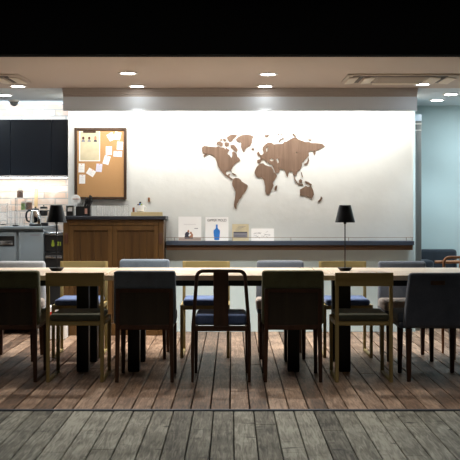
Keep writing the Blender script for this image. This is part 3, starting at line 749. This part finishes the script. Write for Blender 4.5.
# ================================================================ WALL SHELF WITH BOOKS
sx0 = CX1+.012; sx1 = WX(414.3, 10.02); SY0 = 10.02; zt = WZ(241, SY0); zb = WZ(245.2, SY0)
t = thing('wall_shelf', 'long slate blue wall shelf with thin brass rail below the world map', 'shelf', (0, YW, zt))
MB().box(sx0, sx1, SY0-YW, -.001, zb-zt, 0, .002, 1).build('shelf_board', 'shelf', t)
MB().box(sx0, sx1-.01, SY0-YW+.03, -.017, zb-zt-.048, zb-zt-.0005, .002, 1).build('underside_board', 'shelfw', t)
r = MB().tube([(sx0, .012+SY0-YW, .034), (sx1-.008, .012+SY0-YW, .034)], .0022, 6)
r.tube([(sx1-.008, .012+SY0-YW, .034), (sx1-.008, -.001, .034)], .0022, 6)
ra = r.build('rail', 'rod', t)
for px in (174.6, 232.7, 290.9, 348.7, 406.3, 412.2):
    x = WX(px, SY0+.012); MB().tube([(x, .012+SY0-YW, 0), (x, .012+SY0-YW, .036)], .0028, 6).build('rail_post', 'rod', t)
def book(px0, px1, pyt, label, cover='paper', thick=.012):
    d0 = 10.08; x0 = WX(px0, d0); x1 = WX(px1, d0); z1 = WZ(pyt, d0)-zt
    t = thing('magazine', label, 'magazine', ((x0+x1)/2, d0, zt), group='magazines on the wall shelf')
    t.rotation_euler = (-.10, 0, 0)
    w = (x1-x0)/2
    MB().box(-w+.001, w-.001, .001, thick-.001, .001, z1-.001).build('pages', 'paper', t)
    MB().box(-w, w, -.0008, .0008, 0, z1).box(-w, w, thick-.0008, thick+.0008, 0, z1).box(-w, -w+.0016, 0, thick, 0, z1).build('cover', cover, t)
    return t, w, z1
yf = -.0016
t, w, h = book(178.3, 201.2, 216.5, 'white magazine with two seated people on the cover, nearest the sideboard')
MB().box(-w+.002, w-.002, yf, yf+.001, .001, .030).build('printed_ground', 'tanprint', t)
pe = MB().lathe([(.001, 0), (.009, 0)], (-.008, 0, 0), 14, 'Y') if False else MB()
def disc(mb, x, z, r, y=yf-.0004, sq=1):
    vs = [mb.bm.verts.new((x+r*math.cos(2*PI*k/18), y, z+sq*r*math.sin(2*PI*k/18))) for k in range(18)]
    ws = [mb.bm.verts.new((v.co.x, y+.0008, v.co.z)) for v in vs]
    mb.bm.faces.new(vs); mb.bm.faces.new(list(reversed(ws)))
    for k in range(18): mb.bm.faces.new((vs[k], vs[(k+1) % 18], ws[(k+1) % 18], ws[k]))
    return mb
m1 = MB(); disc(m1, -.024, .058, .024, sq=1.25); m1.box(-.050, .030, yf-.0008, yf, .022, .046); m1.build('printed_figure', 'inkd', t)
m1 = MB(); disc(m1, .012, .052, .020, sq=1.25, y=yf-.0009); m1.build('printed_figure', 'skin', t)
m1 = MB(); disc(m1, -.014, .094, .009, y=yf-.0010, sq=1.3); disc(m1, .010, .080, .009, y=yf-.0011); m1.build('printed_faces', 'skin', t)
m1 = MB(); disc(m1, .002, .060, .010, y=yf-.0012, sq=.9); m1.box(-.012, .0, yf-.0016, yf-.0008, .045, .06); m1.build('printed_shirt', 'paper', t)
MB().box(.045, .080, yf, yf+.001, .118, .124).build('printed_line', 'ink', t)
MB().box(-.060, .060, yf, yf+.001, .160, .163).build('title_line', 'inkl', t)
t, w, h = book(205.4, 228.3, 217, 'white magazine with a big blue bottle on the cover')
prof = [(0, 0), (.023, 0), (.026, .02), (.030, .06), (.0315, .085), (.029, .097), (.014, .108), (.009, .118), (.0085, .15), (0, .152)]
curve_mesh('printed_bottle', [[(x-.001, z) for x, z in prof]+[(-x-.001, z) for x, z in reversed(prof[1:-1])]], .001, 'blue', t, (0, yf, .008))
text('title', 'GIPPER MOLD', .034, 'inkd', t, (0, yf, .200), .185)
t, w, h = book(232.2, 248.8, 224, 'cream booklet with a dark grey photo on the cover', 'cream')
MB().box(-w+.012, w-.014, yf, yf+.001, .030, .088).build('printed_photo', 'ink', t)
MB().box(-w+.014, w-.016, yf-.001, yf, .078, .088).box(-w+.02, w-.03, yf-.001, yf, .045, .05).build('photo_dark_band', 'inkd', t)
q = MB()
for k in range(4): q.box(-.05+.01*k, -.01+.02*k, yf, yf+.001, .104+.012*k, .107+.012*k)
q.build('title_lines', 'ink', t)
t, w, h = book(251.3, 274, 228.5, 'wide white booklet with a faint line drawing on the cover')
rq = random.Random(5); q = MB()
for k in range(14):
    x = rq.uniform(-w+.02, w-.04); z = rq.uniform(.035, h-.04); a = rq.uniform(-.7, .7); l = rq.uniform(.015, .04)
    q.box(x, x+l, yf, yf+.001, z, z+.0022, rot=(Vector((x, 0, z)), 'Y', a))
q.build('printed_drawing', 'ink', t)
MB().box(-w+.03, -.02, yf-.0005, yf, h-.048, h-.042).build('title_line', 'inkl', t)

# ================================================================ CORK BOARD
d = 10.18
bx0, bx1, bz0, bz1 = WX(74.5, d), WX(126.5, d), WZ(199.5, d), WZ(127.8, d)
bxc = (bx0+bx1)/2; w = (bx1-bx0)/2; h = bz1-bz0
t = thing('cork_board', 'framed cork notice board with pinned papers on the white wall', 'notice board', (bxc, YW-.001, bz0))
q = MB(); f = .026
q.box(-w, -w+f, -.028, 0, 0, h, .003, 1).box(w-f, w, -.028, 0, 0, h, .003, 1).box(-w+f, w-f, -.028, 0, 0, f, .003, 1).box(-w+f, w-f, -.028, 0, h-f, h, .003, 1)
q.build('frame', 'frame', t)
MB().box(-w+f, w-f, -.014, 0, f, h-f).build('cork_panel', 'cork', t)
CYF = YW-.0155
def note(px, py, pw, ph, ang, label, mat='paper', pin='red'):
    t = thing('pinned_note', label, 'note', (WX(px, d), CYF, WZ(py, d)), group='notes pinned to the cork board')
    t.rotation_euler = (0, ang, 0)
    k = d/F; w = pw*k/2; h = ph*k/2
    MB().hexa([(-w, -.002, -h), (w, -.002, -h), (w, -.001, -h), (-w, -.001, -h)], [(-w, -.001, h), (w, -.001, h), (w, 0, h), (-w, 0, h)]).build('sheet', mat, t, False)
    q = MB()
    for j in range(3): q.box(-w*.6, w*(.6-.3*(j % 2)), -.0026, -.002, h*.3-j*h*.35, h*.3-j*h*.35+.0022)
    q.build('faint_lines', 'inkl', t)
    MB().lathe([(.003, -.002), (.004, -.008), (.002, -.012)], (0, 0, h*.8), 10, 'Y').build('push_pin', pin, t)
N_ = [(111, 136.8, 6.5, 7.5, -.5, 'tilted white note, left one of two touching at the top right of the board'),
 (117.5, 135.8, 6.3, 8, .2, 'white note in the top right corner of the cork board'),
 (119.9, 145.8, 6, 8.2, .06, 'white note by the right frame, just above the landscape lilac slip'),
 (108.8, 150.6, 6, 8.6, 0, 'upright white note near centre of the cork board'),
 (117.7, 153.9, 8.6, 5.6, .05, 'landscape lilac slip by the right frame of the cork board', 'lilac'),
 (106.6, 160, 6, 8.8, .3, 'slanted white note just below the upright centre note'),
 (99, 167.8, 6, 8.2, .1, 'lilac note below the poster corner on the cork board', 'lilac'),
 (91, 172.4, 8, 6.6, .55, 'white note tilted steeply, below the poster'),
 (81.5, 167.9, 6, 9, .03, 'white note by the left frame of the cork board, directly below the poster'),
 (82.2, 179.2, 6, 9, .02, 'lowest white note on the cork board, by the left frame')]
for n in N_: note(*n[:6], *(n[6:] or ('paper',)))
t = thing('pinned_poster', 'cream poster with three small figures clipped to the cork board', 'poster', (WX(89.5, d), CYF, WZ(161.2, d)))
k = d/F; w = 21*k/2; h = 30*k
MB().box(-w, w, -.002, 0, 0, h).build('sheet', 'paper', t, False)
MB().box(-w+.012, w-.008, -.0028, -.002, .008, h-.004).build('printed_field', 'cream', t, False)
for j, px in enumerate((83.2, 89.2, 95.4)):
    xx = WX(px, d)-WX(89.5, d); q = MB()
    disc(q, xx, h-.068, .0115, y=-.0036, sq=1.3 if j < 2 else 1.8); q.build('printed_head', 'skin' if j == 2 else 'hair', t)
    MB().hexa([(xx-.018, -.0036, h-.105), (xx+.018, -.0036, h-.105), (xx+.018, -.0028, h-.105), (xx-.018, -.0028, h-.105)], [(xx-.011, -.0036, h-.084), (xx+.011, -.0036, h-.084), (xx+.011, -.0028, h-.084), (xx-.011, -.0028, h-.084)]).build('printed_body', ['ink', 'ink', 'inkd'][j], t)
c = MB().box(-.062, .062, -.009, -.002, h-.016, h+.004, .002, 1).build('clip_bar', 'frame', t)

# ================================================================ WORLD MAP
dm = 10.19
def P1(z): return [(195+x/7.077, 125+y/7.077) for x, y in z]
def P2(z): return [(240+x/7.077, 130+y/7.077) for x, y in z]
def P3(z): return [(275+x/7.077, 130+y/7.077) for x, y in z]
def P4(z): return [(215+x/10.22, 165+y/10.22) for x, y in z]
def P5(z): return [(195+x/3.286, 125+y/3.286) for x, y in z]
t = thing('world_map', 'wooden cut-out world map on the white wall', 'wall map', (WX(264, dm), YW, WZ(172, dm)))
mx0, mz0 = WX(264, dm), WZ(172, dm)
def cont(name, outs):
    sp = [[(WX(x, dm)-mx0, WZ(y, dm)-mz0) for x, y in o] for o in outs]
    return curve_mesh(name, sp, .009, 'mapw', t, (0, -.0047, 0))
cont('north_america', [P1([(50,185),(48,160),(65,147),(95,152),(125,155),(150,157),(165,150),(180,158),(205,160),(214,172),(222,160),(232,170),(245,176),(236,190),(230,205),(245,215),(258,234),(264,215),(262,195),(268,186),(283,195),(295,205),(300,225),(312,232),(322,250),(305,262),(290,268),(275,285),(265,300),(258,315),(258,336),(250,322),(232,322),(220,330),(220,348),(232,355),(240,345),(248,348),(243,362),(255,375),(268,383),(262,390),(248,380),(230,367),(210,357),(195,337),(180,320),(162,292),(155,260),(145,235),(125,215),(105,206),(88,208),(75,220),(63,226),(62,212),(75,200),(55,200)])])
cont('arctic_islands', [P1([(225,88),(245,72),(270,66),(300,70),(290,85),(270,100),(262,115),(245,122),(232,105)]),
  P1([(152,135),(160,115),(180,118),(198,130),(195,150),(180,150),(165,140)]), P1([(195,95),(215,98),(222,113),(205,118)]),
  P1([(208,124),(228,122),(243,130),(240,146),(222,155),(210,145)]), P1([(250,142),(275,138),(290,155),(303,175),(295,194),(280,182),(268,172),(255,162)]), P1([(176,102),(190,96),(192,110),(180,112)])])
cont('greenland', [P1([(288,105),(305,85),(330,72),(365,66),(395,72),(415,82),(405,100),(402,125),(390,148),(365,160),(352,180),(347,195),(335,180),(325,155),(328,130),(318,118),(300,115)])])
cont('iceland', [P1([(397,168),(408,162),(421,168),(415,178),(402,177)])])
cont('caribbean_islands', [P1([(258,338),(272,342),(292,352),(280,357),(265,349)])])
cont('south_america', [P4([(180,165),(190,140),(210,130),(240,135),(262,150),(275,170),(300,185),(325,198),(337,212),(330,235),(318,262),(300,285),(280,305),(268,335),(245,355),(238,378),(225,395),(218,420),(222,448),(208,447),(197,430),(193,405),(200,370),(207,320),(210,270),(195,240),(178,212),(175,185)])])
cont('africa', [P2([(105,290),(118,262),(140,238),(165,235),(178,248),(200,255),(222,258),(232,275),(240,300),(262,318),(260,330),(245,352),(232,375),(238,395),(225,420),(212,450),(190,458),(180,435),(178,395),(168,355),(155,335),(130,338),(112,325),(103,305)])])
cont('madagascar', [P2([(248,400),(262,390),(263,405),(255,428),(243,425)])])
e = [(122,230),(122,210),(140,208),(146,198),(138,182),(152,178),(168,166),(166,155),(160,140),(162,122),(178,102),(200,88),(225,90),(240,102),(258,98),(285,98),(305,95),(312,82),(330,82),(350,68),(375,55),(395,52),(412,65)]
e3 = [(190,75),(215,85),(240,85),(262,92),(290,93),(315,95),(335,98),(355,118),(340,122),(330,128),(310,142),(290,145),(272,148),(250,150),(238,160),(240,180),(228,195),(212,212),(200,228),(190,232),(192,250),(185,270),(172,288),(158,290),(155,310),(150,322),(140,312),(138,330),(145,350),(160,370),(150,374),(138,352),(132,325),(128,305),(118,292),(105,290),(95,310),(90,333),(80,322),(72,295),(62,280),(40,275)]
e2 = [(276,266),(285,282),(278,300),(255,308),(246,292),(234,264),(226,246),(210,242),(200,234),(193,222),(190,232),(181,218),(188,236),(174,212),(162,206),(152,216),(148,228),(135,238)]
hol = [[(208,212),(222,200),(240,210),(234,221),(218,219)], [(257,204),(268,199),(276,230),(266,236)], [(186,152),(184,134),(196,122),(202,126),(194,140),(196,152)], [(395,158),(408,160),(407,164),(395,163)]]
cont('eurasia', [P2(e)+P3(e3)+P2(e2)] + [P2(q) for q in hol])
cont('british_isles', [P2([(124,178),(122,160),(132,150),(138,165),(149,180),(138,188)])])
cont('northern_islands', [P2([(272,88),(280,68),(305,55),(311,62),(290,72),(282,87)]), P2([(172,35),(205,32),(200,48),(182,50)]), P2([(264,27),(279,27),(275,34)]), P2([(285,27),(304,30),(295,37)]), P2([(368,28),(380,24),(400,46),(386,49)]), P3([(232,65),(262,66),(256,75),(240,76)])])
cont('kamchatka', [P3([(272,146),(291,148),(286,168),(278,182),(274,166)])])
cont('japan', [P3([(236,194),(243,215),(232,240),(212,252),(203,240),(222,233),(231,214)])])
cont('southeast_islands', [P3([(183,293),(190,303),(199,335),(190,332)]), P3([(168,358),(182,345),(193,357),(188,374),(172,374)]), P3([(150,372),(165,378),(202,384),(200,391),(165,388)]), P3([(212,360),(235,366),(262,385),(255,395),(235,384),(215,373)])])
cont('australia', [P5([(345,232),(345,212),(357,205),(364,199),(371,203),(381,200),(388,214),(391,228),(384,242),(373,238),(361,231)])])
cont('new_zealand', [P5([(414,234),(419,240),(409,254),(403,252),(411,243)])])

# ================================================================ LIGHTS
def area(name, loc, rot, sx, sy, e, col, spread=PI):
    l = bpy.data.lights.new(name, 'AREA'); l.shape = 'RECTANGLE'; l.size = sx; l.size_y = sy; l.energy = e; l.color = col; l.spread = spread
    o = bpy.data.objects.new(name, l); COL.objects.link(o); o.location = loc; o.rotation_euler = rot; return o
def spot(name, loc, e, col, ang=110, blend=.9, r=.05):
    l = bpy.data.lights.new(name, 'SPOT'); l.energy = e; l.color = col; l.spot_size = math.radians(ang); l.spot_blend = blend; l.shadow_soft_size = r
    o = bpy.data.objects.new(name, l); COL.objects.link(o); o.location = loc; return o
WARM = (1, .94, .85); COOL = (.80, .93, 1)
for (x, y, cool) in LP:
    spot('downlight_beam', (x, y, ZC-.02), (125 if y < 8.6 else 85) if not cool else 40, COOL if cool else WARM, 122 if y < 8.6 else 84, .6)
# wall washer: light strip in the slot behind the soffit
area('wall_washer', (.06, 9.76, ZC-.06), (math.radians(38), 0, 0), 3.3, .05, 37, (1, .965, .90))
# kitchen strips
area('under_cupboard_strip', (-2.45, 10.62, uz0-.018), (math.radians(10), 0, 0), 1.55, .03, 4.6, (1, .97, .93))
area('cupboard_top_strip', (-2.45, 10.55, uz1+.03), (math.radians(180-30), 0, 0), 1.6, .03, 4.6, (.80, .91, 1))
area('kitchen_cool_fill', (-2.7, 9.75, ZC-.02), (0, 0, 0), .6, .3, 10, COOL)  # added cool fill for the kitchen side, no fixture of its own
area('alcove_cool_fill', (2.7, 10.1, ZC-.02), (0, 0, 0), .6, .3, 20, COOL)  # added cool fill that brightens the blue-green alcove, no fixture modelled
# the terrace outside: dim fill light added overhead, out of view, to show the deck
area('terrace_fill', (0, 5.45, 3.1), (0, 0, 0), 3.5, .4, 20, (1, .98, .92), math.radians(95))
wd = bpy.data.worlds.new('night'); SC.world = wd; wd.use_nodes = True
wd.node_tree.nodes['Background'].inputs[0].default_value = (.6, .8, 1, 1); wd.node_tree.nodes['Background'].inputs[1].default_value = .004

# ================================================================ CAMERA
cd = bpy.data.cameras.new('camera'); cam = bpy.data.objects.new('camera', cd); COL.objects.link(cam)
cam.location = (0, 0, HC); cam.rotation_euler = (PI/2, 0, 0)
cd.sensor_width = 36; cd.lens = F/460*36; cd.shift_x = -(VX-230)/460; cd.shift_y = -(230-VY)/460
cd.clip_end = 100
SC.camera = cam
SC.view_settings.view_transform = 'Standard'; SC.view_settings.look = 'None'; SC.view_settings.gamma = 1
SC.view_settings.use_curve_mapping = False; SC.view_settings.exposure = 0
